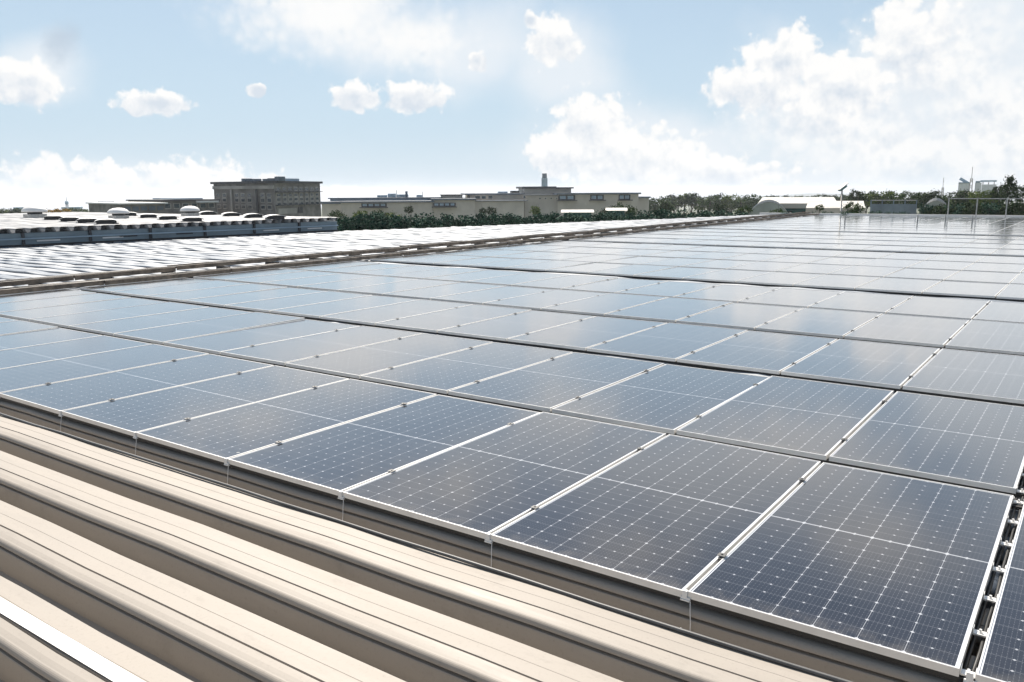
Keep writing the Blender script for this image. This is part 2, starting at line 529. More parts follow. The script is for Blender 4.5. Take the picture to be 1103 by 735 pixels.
# ------------------------------------------------------------------ the factory roof under the panels
PITCH_R, TOP, DEEP = 0.495, -0.074, 0.165
NOSE = [(-0.235, -0.002), (-0.252, -0.005)] + [(-0.262 - 0.030 * math.sin(a * math.pi / 14), -0.037 + 0.030 * math.cos(a * math.pi / 14)) for a in range(0, 8)]
PROF = ([(0, 0.0), (-0.100, 0.0), (-0.1025, -0.0015), (-0.105, 0.0), (-0.186, 0.0), (-0.189, -0.008), (-0.197, -0.008), (-0.199, 0.001)] + NOSE
        + [(-0.268, -0.039), (-0.262, -0.050), (-0.294, -0.053), (-0.297, -0.058), (-0.318, -DEEP), (-0.425, -DEEP)])


def ribbed(name, material, x0, x1, k0, k1, top, nx, lip0, parent, wob=0.006, seed=1):
    """folded-plate sheet: ribs run along x, the cross-section PROF repeats along -y"""
    r2 = random.Random(seed)
    bm = bmesh.new()
    prev = None
    for k in range(k0, k1):
        start = lip0 + 0.292 - PITCH_R * k
        a_ = x0(start) if callable(x0) else x0
        b_ = x1(start) if callable(x1) else x1
        xs = [a_ + (b_ - a_) * i / nx for i in range(nx + 1)]
        off = [r2.uniform(-wob, wob) for _ in xs]
        yo = [r2.uniform(-wob, wob) * 0.5 for _ in xs]
        for (py, pz) in PROF:
            s_ = 1.0 if pz > -0.1 else 0.2
            row = [bm.verts.new((x, start + py + yo[i] * s_, top + pz + off[i] * s_)) for i, x in enumerate(xs)]
            if prev:
                for i in range(nx):
                    bm.faces.new((prev[i], row[i], row[i + 1], prev[i + 1]))
            prev = row
    return obj(name, bm, material, parent)


XR, YN, YF = 9.0, -9.0, 57.9
HY0, HY1, HT = 1.0, 25.0, 0.60


def edge_x(y):
    """left edge of the factory roof: along the raised hall's wall, then slanting in along the hedge"""
    pts = ((-10, -33.2), (HY1, -29.1), (46, -22.6), (70, -16.5))
    for (a, b), (c, d) in zip(pts, pts[1:]):
        if y <= c:
            return b + (d - b) * (y - a) / (c - a)
    return -16.5



fac = thing('factory_building', 'long factory under the ivory ribbed roof that carries the solar panels', 'building', (0, 0, 0))
LIP0 = -0.02
ribbed('ribbed_roof', M['roof'], edge_x, XR, -1, int(-YN / PITCH_R), TOP, 56, LIP0, fac)
ribbed('silver_roof', M['roof_silver'], edge_x, XR, int(-YF / PITCH_R), -1, TOP, 70, LIP0, fac, wob=0.022, seed=5)
def prism(pts, z0, z1):
    bm = bmesh.new()
    lo_ = [bm.verts.new((x, y, z0)) for x, y in pts]
    hi_ = [bm.verts.new((x, y, z1)) for x, y in pts]
    n_ = len(pts)
    for i in range(n_):
        bm.faces.new((lo_[i], lo_[(i + 1) % n_], hi_[(i + 1) % n_], hi_[i]))
    bm.faces.new(hi_); bm.faces.new(lo_[::-1])
    return bm


obj('wall', prism([(edge_x(YN) + .15, YN + .35), (XR - .1, YN + .35), (XR - .1, YF - .4), (edge_x(YF) + .15, YF - .4), (edge_x(46) + .15, 46), (edge_x(HY1) + .15, HY1)], GZ, TOP - DEEP - 0.05), M['tan2'], fac)
bm = bmesh.new()
box(bm, edge_x(YF), XR, YF - 0.05, YF + 0.15, TOP - 0.6, TOP + 0.16)
obj('parapet', bm, M['white'], fac)

# ------------------------------------------------------------------ solar panels
PWD, PLN, PTH = 1.136, 2.30, 0.035
PX = 1.158


def frame_mesh():
    bm = bmesh.new()
    L = 0.0075
    box(bm, 0, L, 0, PLN, -PTH, 0)
    box(bm, PWD - L, PWD, 0, PLN, -PTH, 0)
    box(bm, L, PWD - L, 0, L, -PTH, 0)
    box(bm, L, PWD - L, PLN - L, PLN, -PTH, 0)
    return mkmesh('frame', bm, M['alu'])


def add_sheet(bm, uvl, mtx=None, mi=0):
    L, z1, z0 = 0.0077, -0.0035, -0.010
    vs = []
    for z in (z0, z1):
        for x, y in ((L, L), (PWD - L, L), (PWD - L, PLN - L), (L, PLN - L)):
            p = Vector((x, y, z))
            vs.append((bm.verts.new(mtx @ p if mtx else p), (x, y)))
    for f in ((3, 2, 1, 0), (4, 5, 6, 7)):
        fc = bm.faces.new([vs[i][0] for i in f])
        fc.material_index = mi
        for lp, i in zip(fc.loops, f):
            lp[uvl].uv = vs[i][1]


bm = bmesh.new(); uvl = bm.loops.layers.uv.new('metres'); add_sheet(bm, uvl)
SHEET = mkmesh('cell_sheet', bm, M['cells'])
FRAME = frame_mesh()

ROWS = [0.0, 2.44, 5.02, 7.56, 10.03] + [13.05 + 2.47 * k for k in range(4)] + [23.55 + 2.62 * k for k in range(4)] + [34.7 + 2.46 * k for k in range(9)]
BLOCK = ['from the front edge'] * 5 + ['past the near walkway'] * 4 + ['past the middle walkway'] * 4 + ['past the far walkway'] * 9
BIDX = [1, 2, 3, 4, 5, 1, 2, 3, 4, 1, 2, 3, 4] + list(range(1, 10))
GAPX = 0.058                                   # the wide gap with the cables, right of column 0
cols = [(i, i * PX) for i in range(-13, 1)] + [(j, PX * j + GAPX - (PX - PWD)) for j in range(1, 5)]
spots = []
for r, y in enumerate(ROWS):
    for c, x in cols:
        cs = [pix((x + a * PWD, y + b * PLN, 0)) for a in (0, .5, 1) for b in (0, .5, 1)]
        if any(q[2] < 0.3 for q in cs):
            area = -1 if not any(q[2] > 0.3 and 0 < q[0] < 1103 and 0 < q[1] < 735 for q in cs) else 5000
        elif any(0 < q[0] < 1103 and 0 < q[1] < 735 for q in cs):
            A, B, Cc = cs[0], cs[2], cs[6]
            area = abs((B[0] - A[0]) * (Cc[1] - A[1]) - (B[1] - A[1]) * (Cc[0] - A[0]))
        else:
            area = -1
        spots.append((area, r, c, x, y))
vis = sorted([s_ for s_ in spots if s_[0] > 0], reverse=True)
near, rest = vis[:300], vis[300:] + [s_ for s_ in spots if s_[0] <= 0 and s_[2] > -14]
print('panels in view', len(vis))


def tilt(r, c):
    q = random.Random(r * 97 + c * 13 + 5)
    return q.gauss(0, 0.0022), q.gauss(0, 0.0013), q.uniform(-0.002, 0.002)


proto = None
for area, r, c, x, y in sorted(near, key=lambda s_: (s_[1], s_[2])):
    rx, ry, rz = tilt(r, c)
    side = '%s left of the cable gap' % ORD[1 - c] if c < 1 else '%s right of the cable gap' % ORD[c]
    lab = 'solar panel, %s row %s, %s' % (ORD[BIDX[r]], BLOCK[r], side)
    if proto is None:
        p = proto = thing('solar_panel', lab, 'solar panel', group='solar panels on the factory roof')
        parts = [obj('frame', FRAME, None, p), obj('cell_sheet', SHEET, None, p)]
    else:
        p = proto.copy(); col.objects.link(p)
        p['label'] = lab
        for q in parts:
            d = q.copy(); col.objects.link(d); d.parent = p
    p.location = (x, y, rnd.uniform(-0.0006, 0.0006))
    p.rotation_euler = (rx, ry, rz)
if rest:
    bm = bmesh.new(); uvl = bm.loops.layers.uv.new('metres')
    for area, r, c, x, y in rest:
        rx, ry, rz = tilt(r, c)
        mtx = Matrix.Translation((x, y, 0)) @ Matrix.Rotation(rx, 4, 'X') @ Matrix.Rotation(ry, 4, 'Y')
        add_sheet(bm, uvl, mtx, 1)
        L = 0.0075
        for a in ((0, L, 0, PLN), (PWD - L, PWD, 0, PLN), (L, PWD - L, 0, L), (L, PWD - L, PLN - L, PLN)):
            n0 = len(bm.verts)
            box(bm, *a, -PTH, 0)
            bm.verts.ensure_lookup_table()
            bmesh.ops.transform(bm, matrix=mtx, verts=bm.verts[n0:])
    o = obj('solar_panel', bm, [M['alu'], M['cells']])
    tag(o, 'further solar panels carrying the array on beyond the right and left edges of the view', 'solar panel', 'solar panels on the factory roof', 'stuff')

# rails under every row (dark), front and back
X0A, X1A = -13 * PX + 0.02, PX * 5
for r, y in enumerate(ROWS):
    for nm, yy in (('front', y + 0.008), ('back', y + PLN - 0.10)):
        bm = bmesh.new()
        box(bm, X0A, X1A, yy, yy + 0.045, TOP + 0.014, -PTH - 0.003)
        o = obj('mounting_rail', bm, M['rail'])
        tag(o, 'dark mounting rail under the %s edge of the %s panel row %s' % (nm, ORD[BIDX[r]], BLOCK[r]), 'rail', 'dark mounting rails under the panel rows')

# white feet and drip wires under the joints of the front row
first = None
for n, c in enumerate(range(1, -8, -1)):
    x = c * PX - 0.013 if c < 1 else PX + GAPX / 2 - 0.013
    lab = 'white bracket and wire under front panel edge, %s' % ('at the cable gap' if c == 1 else '%s joint left of cable gap' % ORD[n])
    if first is None:
        t = first = thing('support_bracket', lab, 'bracket', (x, 0, -0.088), 0, 'white feet under the front panel edge')
        bm = bmesh.new()
        box(bm, -0.020, 0.026, -0.012, 0.007, 0.040, 0.047)
        box(bm, -0.020, 0.026, -0.008, 0.0, 0.0475, 0.058)
        a = obj('foot_plate', bm, M['white'], t)
        bm = bmesh.new()
        box(bm, -0.012, 0.012, -0.009, 0.008, 0.0585, 0.090)
        b = obj('clamp', bm, M['white'], t)
        bm = bmesh.new()
        tube(bm, [(0.03, -0.010, 0.045), (0.036, -0.022, 0.0), (0.045, -0.035, -0.05), (0.05, -0.05, -0.11), (0.06, -0.09, -0.13), (0.062, -0.18, 0.0), (0.064, -0.225, 0.020)], 0.002, 6)
        d = obj('drip_wire', bm, M['white'], t)
        feet = [a, b, d]
    else:
        t = first.copy(); col.objects.link(t); t.location = (x, 0, -0.088); t['label'] = lab
        for q in feet:
            e = q.copy(); col.objects.link(e); e.parent = t

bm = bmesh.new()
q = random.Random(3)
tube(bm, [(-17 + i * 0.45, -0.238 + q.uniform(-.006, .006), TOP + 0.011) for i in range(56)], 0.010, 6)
tag(obj('shadow_line', bm, M['clampdark'], smooth=True), 'long dark cord laid on the rib nearest the front panel edge as its shadow line', 'cable')  # dark cord added in place of the panel edge's shadow line

tag(obj('glint_strip', bx(-12, 2.0, LIP0 - 4 * PITCH_R + 0.292 - 0.184, LIP0 - 4 * PITCH_R + 0.292 - 0.112, TOP + 0.0065, TOP + 0.0085), M['white']),  # the sun's glint on this rib, painted as a white strip
    'bright white strip painting the sun glint along the rib nearest the viewer, bottom left', 'strip')

# clamps bridging the wide gap, and the cable lying in it
gx = PX - (PX - PWD) + GAPX / 2
first = None
for r in range(3):
    for k in range(7):
        y = ROWS[r] + 0.04 + k * (PLN - 0.08) / 6
        lab = 'white clamp bridging the cable gap, %s row, %s from its near edge' % (ORD[r + 1], ORD[k + 1])
        if first is None:
            bm = bmesh.new()
            hw = GAPX / 2
            box(bm, -hw + 0.001, hw - 0.001, -0.020, 0.020, -0.033, -0.026)
            box(bm, -hw + 0.0012, -hw + 0.004, -0.020, 0.020, -0.0258, -0.004)
            box(bm, hw - 0.004, hw - 0.0012, -0.020, 0.020, -0.0258, -0.004)
            lathe(bm, [(0.009, -0.0259), (0.009, -0.021), (0.006, -0.0205), (0.006, -0.010)], 6)
            t = first = obj('panel_clamp', bm, M['alu'])
        else:
            t = first.copy(); col.objects.link(t)
        t.location = (gx, y, 0)
        tag(t, lab, 'clamp', 'white clamps in the cable gap')
bm = bmesh.new()
for dxx in (-0.018, 0.014):
    q = random.Random(int(dxx * 1000))
    tube(bm, [(gx + dxx + q.uniform(-.006, .006), -0.0 + i * 0.3, -0.055 + q.uniform(-.006, .006)) for i in range(26)], 0.008, 6)
tag(obj('cable', bm, M['rubber'], smooth=True), 'pair of black cables lying in the wide gap between panel columns', 'cable')
first = None
for r in range(5):
    for c in range(-6, 1):
        for k, f_ in enumerate((0.2, 0.8)):
            if first is None:
                bm = bmesh.new()
                box(bm, -0.013, 0.013, -0.030, 0.030, -0.016, -0.004)
                box(bm, -0.020, 0.020, -0.020, 0.020, 0.0035, 0.007)
                lathe(bm, [(0.006, 0.0072), (0.006, 0.012)], 6)
                t = first = obj('mid_clamp', bm, M['clampdark'])
            else:
                t = first.copy(); col.objects.link(t)
            t.location = (c * PX - 0.013, ROWS[r] + f_ * PLN, 0)
            tag(t, 'small %s clamp in the %s narrow seam left of the cable gap, %s row' % (('near', 'far')[k], ORD[1 - c], ORD[r + 1]), 'clamp', 'small clamps in the narrow panel seams')

# cable trays along the left edge of the array
XE = -13 * PX


def tray(x0, x1, z, material, lab, seed):
    t = thing('cable_tray', lab, 'cable tray', (0, 0, 0))
    r2 = random.Random(seed)
    bm = bmesh.new()
    y = 3.0
    while y < 56:
        L = r2.uniform(2.2, 3.2)
        dz = r2.uniform(-0.012, 0.02); dxx = r2.uniform(-0.02, 0.02)
        for xa in (x0 + dxx, x1 - 0.03 + dxx):
            box(bm, xa, xa + 0.03, y, y + L - 0.03, z + dz, z + 0.09 + dz)
        k = y + 0.2
        while k < y + L - 0.1:
            box(bm, x0 + 0.031 + dxx, x1 - 0.031 + dxx, k, k + 0.05, z + 0.02 + dz, z + 0.045 + dz)
            k += 0.3
        y += L
    obj('tray', bm, material, t)
    y = 3.2
    sm = None
    while y < 56:
        if sm is None:
            sm = mkmesh('stand', bx(x0 - 0.04, x1 + 0.04, 0, 0.07, TOP - 0.02, z - 0.013), M['rail'])
        obj('stand', sm, None, t).location = (0, y, 0)
        y += 1.485
    bm = bmesh.new()
    for i in range(3):
        q = random.Random(seed + i)
        xm = x0 + 0.06 + i * (x1 - x0 - 0.12) / 2
        tube(bm, [(xm + q.uniform(-.02, .02), 3 + k * 0.9, z + 0.07 + q.uniform(-.012, .012)) for k in range(59)], 0.022, 6)
    obj('cable', bm, M['rubber'], t, smooth=True)


tray(XE - 1.35, XE - 0.95, TOP + 0.14, M['rust'], 'outer brownish cable tray along the left edge of the panel array', 4)
tray(XE - 0.55, XE - 0.20, TOP + 0.06, M['rust'], 'inner dark cable tray right beside the leftmost panels', 9)

# ------------------------------------------------------------------ raised neighbouring hall at the left
hall = thing('raised_hall', 'raised hall with grey-blue wall and white ribbed roof left of the panels', 'building', (0, 0, 0))
hx = lambda y: edge_x(min(y, HY1)) - 0.02
H0, H1 = Vector((hx(HY0), HY0, 0)), Vector((hx(HY1), HY1, 0))


def along(s0, s1, d0, d1, z0, z1, bm):
    """box along the wall: s metres from its left end, d metres out towards us"""
    u = (H1 - H0).normalized(); n_ = Vector((u.y, -u.x, 0))
    k = len(bm.verts)
    box(bm, s0, s1, d0, d1, z0, z1)
    bm.verts.ensure_lookup_table()
    bmesh.ops.transform(bm, matrix=Matrix(((u.x, n_.x, 0, H0.x), (u.y, n_.y, 0, H0.y), (0, 0, 1, 0), (0, 0, 0, 1))), verts=bm.verts[k:])
    bmesh.ops.recalc_face_normals(bm, faces=bm.faces)
    return bm


HL = (H1 - H0).length
obj('fascia_wall', prism([(-53.6, HY0), (H0.x, HY0), (H1.x, HY1), (-53.6, HY1)], GZ, HT - 0.185), M['fascia'], hall)
ribbed('ribbed_roof', M['roof2'], -54, lambda y: hx(y) + 0.20, int(-HY1 / PITCH_R), int(-HY0 / PITCH_R), HT, 24, LIP0, hall, seed=8, wob=0.01)
for k in range(int(-HY1 / PITCH_R), int(-HY0 / PITCH_R)):
    y = LIP0 - PITCH_R * k
    bm = bmesh.new()
    box(bm, hx(y) + 0.03, hx(y) + 0.08, y + 0.02, y + 0.27, HT - 0.15, HT - 0.03)
    obj('rib_closer', bm, M['dark'], hall)
obj('gutter', along(0, HL, 0.005, 0.10, HT - 0.42, HT - 0.37, bmesh.new()), M['paleblue'], hall)
obj('base_flashing', along(0, HL, 0.005, 0.05, TOP - 0.05, TOP + 0.07, bmesh.new()), M['dark'], hall)
yy = 0.8
while yy < HL:
    obj('downpipe', along(yy, yy + 0.09, 0.005, 0.09, TOP + 0.08, HT - 0.17, bmesh.new()), M['darkroof'], hall)
    if int(yy * 7) % 2:
        obj('drain_outlet', along(yy + 0.5, yy + 1.3, 0.005, 0.05, TOP + 0.16, TOP + 0.21, bmesh.new()), M['white'], hall)
    else:
        obj('drain_outlet', along(yy - 1.2, yy - 0.5, 0.005, 0.05, TOP + 0.19, TOP + 0.23, bmesh.new()), M['dark'], hall)
    yy += 2.35

# curved vent hoods in three rows on that roof
first = None
n = 0
for (row, pts) in (('nearest', [(58, 236.5), (76, 238.3), (95, 239.8), (115, 241)]), ('middle', [(139, 232.5), (160, 234.5), (181, 236.5), (207, 238.5)]),
                   ('farthest', [(224, 231.4), (249, 232.9), (273, 234.4), (296, 236)])):
    for i, (px, py) in enumerate(pts):
        k_ = (EYE.z - HT) / (EYE.z - at(px, py, 1.0).z)
        p = at(px, py, k_)
        lab = 'white curved vent hood on the raised roof, %s row, %s from the left' % (row, ORD[i + 1])
        if first is None:
            t = first = thing('vent_hood', lab, 'vent hood', group='white vent hoods on the raised roof')
            bm = bmesh.new()
            seg, hw, ln = 10, 0.46, 0.50
            ra, rb = [], []
            for kk in range(seg + 1):
                a = math.pi * kk / seg
                ra.append(((-hw * math.cos(a)), 0.10 + 0.17 * math.sin(a)))
                rb.append(((-(hw - 0.02) * math.cos(a)), 0.10 + 0.15 * math.sin(a)))
            for s1, s2 in zip(range(seg), range(1, seg + 1)):
                q = [bm.verts.new((ra[s][0], yv, ra[s][1])) for s in (s1, s2) for yv in (-ln, ln)]
                u_ = [bm.verts.new((rb[s][0], yv, rb[s][1])) for s in (s1, s2) for yv in (-ln, ln)]
                bm.faces.new((q[0], q[2], q[3], q[1])); bm.faces.new((u_[0], u_[1], u_[3], u_[2]))
                bm.faces.new((q[0], u_[0], u_[2], q[2])); bm.faces.new((q[1], q[3], u_[3], u_[1]))
            bmesh.ops.remove_doubles(bm, verts=bm.verts, dist=0.0005)
            a_ = obj('cowl', bm, M['white'], t)
            bm = bmesh.new(); box(bm, -0.37, 0.37, -0.42, 0.42, -0.03, 0.19); b_ = obj('throat', bm, M['dark'], t)
            hp = [a_, b_]
        else:
            t = first.copy(); col.objects.link(t); t['label'] = lab
            for q in hp:
                d = q.copy(); col.objects.link(d); d.parent = t
        t.location = (p.x, p.y, HT)
        t.rotation_euler = (0, 0, R(60)); t.scale = (1, 1, 0.72)

# mushroom fans
first = None
for (px, py, lab, s_) in ((38, 234.5, 'white mushroom roof fan farthest left on the raised hall', 1.2), (128, 235.5, 'white mushroom roof fan just left of the low brown block', 1.0),
                          (205, 232.5, 'white mushroom roof fan in front of the concrete block', 1.0)):
    k_ = (EYE.z - HT) / (EYE.z - at(px, py, 1.0).z)
    p = at(px, py, k_)
    if first is None:
        t = first = thing('roof_fan', lab, 'roof fan', group='mushroom roof fans on the raised hall')
        bm = bmesh.new(); box(bm, -0.42, 0.42, -0.42, 0.42, -0.05, 0.20); a = obj('kerb_box', bm, M['galv'], t)
        bm = bmesh.new(); lathe(bm, [(0.36, 0.201), (0.36, 0.34)], 20); b = obj('throat', bm, M['dark'], t)
        bm = bmesh.new(); lathe(bm, [(0.30, 0.345), (0.60, 0.33), (0.63, 0.37), (0.60, 0.47), (0.48, 0.60), (0.30, 0.68), (0.06, 0.71)], 24); d = obj('cap', bm, M['white'], t, smooth=True)
        fp = [a, b, d]
    else:
        t = first.copy(); col.objects.link(t); t['label'] = lab
        for q in fp:
            e = q.copy(); col.objects.link(e); e.parent = t
    t.location = (p.x, p.y, HT); t.scale = (s_ * 0.8, s_ * 0.8, s_ * 0.72)


# ------------------------------------------------------------------ far buildings
class Facade:
    """a building front between two ground points; s runs along it, z is height, depth goes away from us"""
    def __init__(s, pa, pb, root):
        s.a = Vector((pa.x, pa.y, 0)); b = Vector((pb.x, pb.y, 0))
        s.L = (b - s.a).length
        s.u = (b - s.a).normalized()
        s.n = Vector((-s.u.y, s.u.x, 0))              # away from the viewer
        s.root = root

    def part(s, name, material, s0, s1, d0, d1, z0, z1):
        bm = bmesh.new()
        box(bm, s0, s1, d0, d1, z0, z1)
        mt = Matrix(((s.u.x, s.n.x, 0, s.a.x), (s.u.y, s.n.y, 0, s.a.y), (0, 0, 1, 0), (0, 0, 0, 1)))
        bmesh.ops.transform(bm, matrix=mt, verts=bm.verts)
        return obj(name, bm, material, s.root)

    def window(s, s0, s1, z0, z1, frame='tan2', slab=False):
        w_ = s.part('window', M[frame], s0 - 0.12, s1 + 0.12, -0.06, 0.05, z0 - 0.12, z1 + 0.12)
        p = s.part('pane', M['glass'], s0, s1, -0.075, -0.045, z0, z1)
        p.parent = w_
        return w_


def zof(px, py, dist):
    return at(px, py, dist).z


# the grey-brown concrete block
blk = thing('concrete_block', 'large grey-brown concrete block with rows of small windows on its right face', 'building', (0, 0, 0))
DA, DB, DC = 152, 138, 150
f1 = Facade(at(232, 230, DA), at(297, 230, DB), blk)
f2 = Facade(at(297, 230, DB), at(346, 230, DC), blk)
zt = zof(297, 197.5, DB)
pa, pb, pc = at(232, 230, DA), at(297, 230, DB), at(346, 230, DC)
pd = Vector((pa.x + pc.x - pb.x, pa.y + pc.y - pb.y, 0))
bm = bmesh.new()
lo = [bm.verts.new((p.x, p.y, GZ)) for p in (pa, pb, pc, pd)]
hi = [bm.verts.new((p.x, p.y, zt)) for p in (pa, pb, pc, pd)]
for i in range(4):
    bm.faces.new((lo[i], lo[(i + 1) % 4], hi[(i + 1) % 4], hi[i]))
bm.faces.new(hi)
obj('wall', bm, M['brown'], blk)
H = zt + 3.2
def fz(py): return zof(297, py, DB)
f1.part('roof_band', M['brown2'], 0.0, f1.L, -0.25, 0.0 - 0.004, fz(203.5), fz(200))
f1.part('roof', M['darkroof'], -0.3, f1.L + 0.2, -0.4, 3.0, zt + 0.004, zt + 0.35)
f2.part('roof', M['darkroof'], 0.25, f2.L + 0.3, -0.4, 3.0, zt + 0.008, zt + 0.36)
for q in (0.31, 0.73):
    f1.part('pilaster', M['brown2'] if q < .5 else M['dark'], f1.L * q, f1.L * q + 0.45, -0.35, -0.256, GZ, fz(204))
for zz in (222, 214.5, 209):
    for i in range(9):
        if i in (2, 6): continue
        s0 = f1.L * (0.05 + i * 0.105)
        f1.window(s0, s0 + f1.L * 0.055, fz(zz + 3.2), fz(zz - 0.2), 'brown2')
for zz in (202.5, 209, 214, 219):
    for i in range(8):
        s0 = f2.L * (0.04 + i * 0.12)
        f2.window(s0, s0 + f2.L * 0.065, fz(zz + 2.6), fz(zz - 0.2), 'brown2')
for zz in (206.6, 221.2):
    f2.part('ledge', M['dark'], 0.05, f2.L, -0.5, -0.004, fz(zz + 0.8), fz(zz))
f2.part('doorway', M['dark'], f2.L * 0.47, f2.L * 0.57, -0.08, -0.004, fz(231), fz(224))
f2.part('shopfront', M['brown2'], f2.L * 0.05, f2.L * 0.43, -0.10, -0.004, fz(231), fz(225))
for (q, wd, hh) in ((0.44, 1.1, 1.2), (0.58, 1.3, 1.0), (0.78, 1.6, .9), (0.86, 1.2, 1.1), (0.97, 1.0, 1.7)):
    f1.part('rooftop_unit', M['bluegrey'], f1.L * q, f1.L * q + wd, 0.5, 1.8, zt + 0.352, zt + 0.352 + hh * 0.4)
f2.part('rooftop_unit', M['paleblue'], f2.L * 0.35, f2.L * 0.65, 1, 2.6, zt + 0.37, zt + 0.8)

# low dark buildings left of it
lb = thing('low_warehouse', 'long low brown warehouse with white roof edge left of the concrete block', 'building', (0, 0, 0))
f = Facade(at(131, 228, 128), at(178, 228, 130), lb)
def lz(py): return zof(150, py, 129)
f.part('wall', M['brown'], 0, f.L, 0, 14, GZ, lz(220))
f.part('roof', M['white'], -0.3, f.L + 0.3, -0.5, 14.3, lz(220) + 0.004, lz(218.6))
for i in range(5):
    f.part('louvre_panel', M['bluegrey'], f.L * (.06 + i * .19), f.L * (.20 + i * .19), -0.06, -0.004, lz(227), lz(222.5))
lb = thing('low_office_block', 'low brown building with blue roof between the warehouse and the concrete block', 'building', (0, 0, 0))
f = Facade(at(175, 228, 140), at(234, 228, 144), lb)
def lz(py): return zof(205, py, 142)
f.part('wall', M['brown'], 0, f.L, 0, 12, GZ, lz(216.5))
f.part('roof', M['darkroof'], -0.3, f.L + 0.2, -0.5, 12.2, lz(216.5) + 0.004, lz(215))
f.part('roof_deck', M['paleblue'], f.L * .3, f.L * .8, 1, 9, lz(215) + 0.004, lz(213.6))
f.part('roof_terrace', M['white'], f.L * .58, f.L * .99, -0.9, -0.52, lz(218.5), lz(216.7))
for i in range(6):
    f.window(f.L * (.05 + i * .16), f.L * (.14 + i * .16), lz(224), lz(219.5), 'brown2')

# tan halls in the middle
th = thing('tan_hall', 'long low tan hall with dark flat roof right of the concrete block', 'building', (0, 0, 0))
DT = 185
f = Facade(at(347, 232, DT + 3), at(512, 232, DT), th)
def s_of(px): return f.L * (px - 347) / 165
def lz(py): return zof(430, py, DT)
f.part('wall', M['tan'], 0, s_of(368), 0, 20, GZ, lz(219.5))
f.part('roof', M['bluegrey'], -0.2, s_of(368) - 0.01, -0.4, 20, lz(219.5) + 0.004, lz(216.8))
f.part('wall', M['tan2'], s_of(368), s_of(466), -0.8, 20, GZ, lz(218.3))
f.part('roof', M['bluegrey'], s_of(367), s_of(468), -1.4, 20.2, lz(218.3) + 0.004, lz(216.6))
f.part('wall', M['tan'], s_of(466) + 0.01, s_of(512), -0.4, 20, GZ, lz(216.2))
f.part('roof', M['bluegrey'], s_of(464), s_of(513), -1.0, 20.2, lz(216.2) + 0.006, lz(214.4))
f.part('upper_wall', M['paleblue'], s_of(352), s_of(470), 5, 18, lz(216.55), lz(214.3))
f.part('upper_roof', M['bluegrey'], s_of(350), s_of(476), 4.5, 18.5, lz(214.3) + 0.004, lz(213.0))
f.part('upper_wall', M['tan2'], s_of(474) + 0.01, s_of(497), 5, 18, lz(214.35), lz(211.2))
f.part('upper_roof', M['darkroof'], s_of(473), s_of(498), 4.4, 18.5, lz(211.2) + 0.004, lz(210.2))
for a, b in ((390, 417), (467, 491)):
    f.part('balcony_recess', M['dark'], s_of(a), s_of(b), -0.85 - 0.03, -0.804, lz(223), lz(218.9) - .02)
    for i in range(4):
        s0 = s_of(a) + (s_of(b) - s_of(a)) * (0.05 + i * 0.24)
        w_ = f.part('window', M['paleblue'], s0, s0 + (s_of(b) - s_of(a)) * 0.17, -1.0, -0.885, lz(222), lz(219.6))
    f.part('balcony_slab', M['darkroof'], s_of(a) - 0.3, s_of(b) + 0.3, -1.9, -0.82, lz(223.9), lz(223.1))
for a, b, t_ in ((402, 412, 210.5), (414, 422, 208.8), (424, 436, 209.8), (446, 452, 210.5)):
    f.part('rooftop_unit', M['paleblue'], s_of(a), s_of(b), 8, 11, lz(213) + 0.004, lz(t_))
f.part('rooftop_tank', M['bluegrey'], s_of(434), s_of(436.5), 7, 7.6, lz(213) + 0.004, lz(206.2))
f.part('aerial', M['galv'], s_of(424), s_of(424.6), 7, 7.1, lz(213) + 0.004, lz(204.8))
f.part('aerial', M['galv'], s_of(453), s_of(453.6), 7, 7.1, lz(213) + 0.004, lz(206.5))

eh = thing('tan_two_storey_hall', 'tan two storey hall with dark overhanging roofs and a small upper pavilion', 'building', (0, 0, 0))
DT = 190
f = Facade(at(507, 232, DT), at(690, 232, DT + 6), eh)
def s_of(px): return f.L * (px - 507) / 183
def lz(py): return zof(600, py, DT)
f.part('wall', M['tan'], 0, s_of(565), 2, 24, GZ, lz(209.6))
f.part('lower_wall', M['tan'], s_of(490), s_of(562), -3, 1.99, GZ, lz(216.4))
f.part('lower_roof', M['bluegrey'], s_of(489), s_of(566), -3.6, 1.985, lz(216.4) + 0.004, lz(215.4))
f.part('roof', M['bluegrey'], -1.2, s_of(565) - 0.02, 1.2, 24.4, lz(209.6) + 0.004, lz(208))
f.part('wall', M['tan2'], s_of(565) + 0.01, s_of(600), 1.2, 24, GZ, lz(210.6))
f.part('roof', M['bluegrey'], s_of(565), s_of(600), 0.6, 24.4, lz(210.6) + 0.004, lz(209.9))
f.part('wall', M['tan'], s_of(600) + 0.01, s_of(688), 0.6, 24, GZ, lz(210.0))
f.part('roof', M['bluegrey'], s_of(598.5), s_of(690), -0.2, 24.6, lz(210.0) + 0.006, lz(208.2))
f.part('pavilion_wall', M['tan2'], s_of(567), s_of(619), 6, 18, lz(209.85), lz(203))
f.part('pavilion_roof', M['darkroof'], s_of(564.5), s_of(602), 5, 18.8, lz(203) + 0.004, lz(200.8))
f.part('pavilion_roof', M['darkroof'], s_of(602) + 0.01, s_of(621), 5, 18.8, lz(203.4) + 0.008, lz(201.8))
for a, b in ((512, 517), (519, 523), (526, 530), (563, 565)):
    f.window(s_of(a), s_of(b), lz(213.6), lz(210.8), 'tan2')
for i in range(4):
    f.window(s_of(580 + i * 6), s_of(581.4 + i * 6), lz(214.6) , lz(213.3), 'tan2')
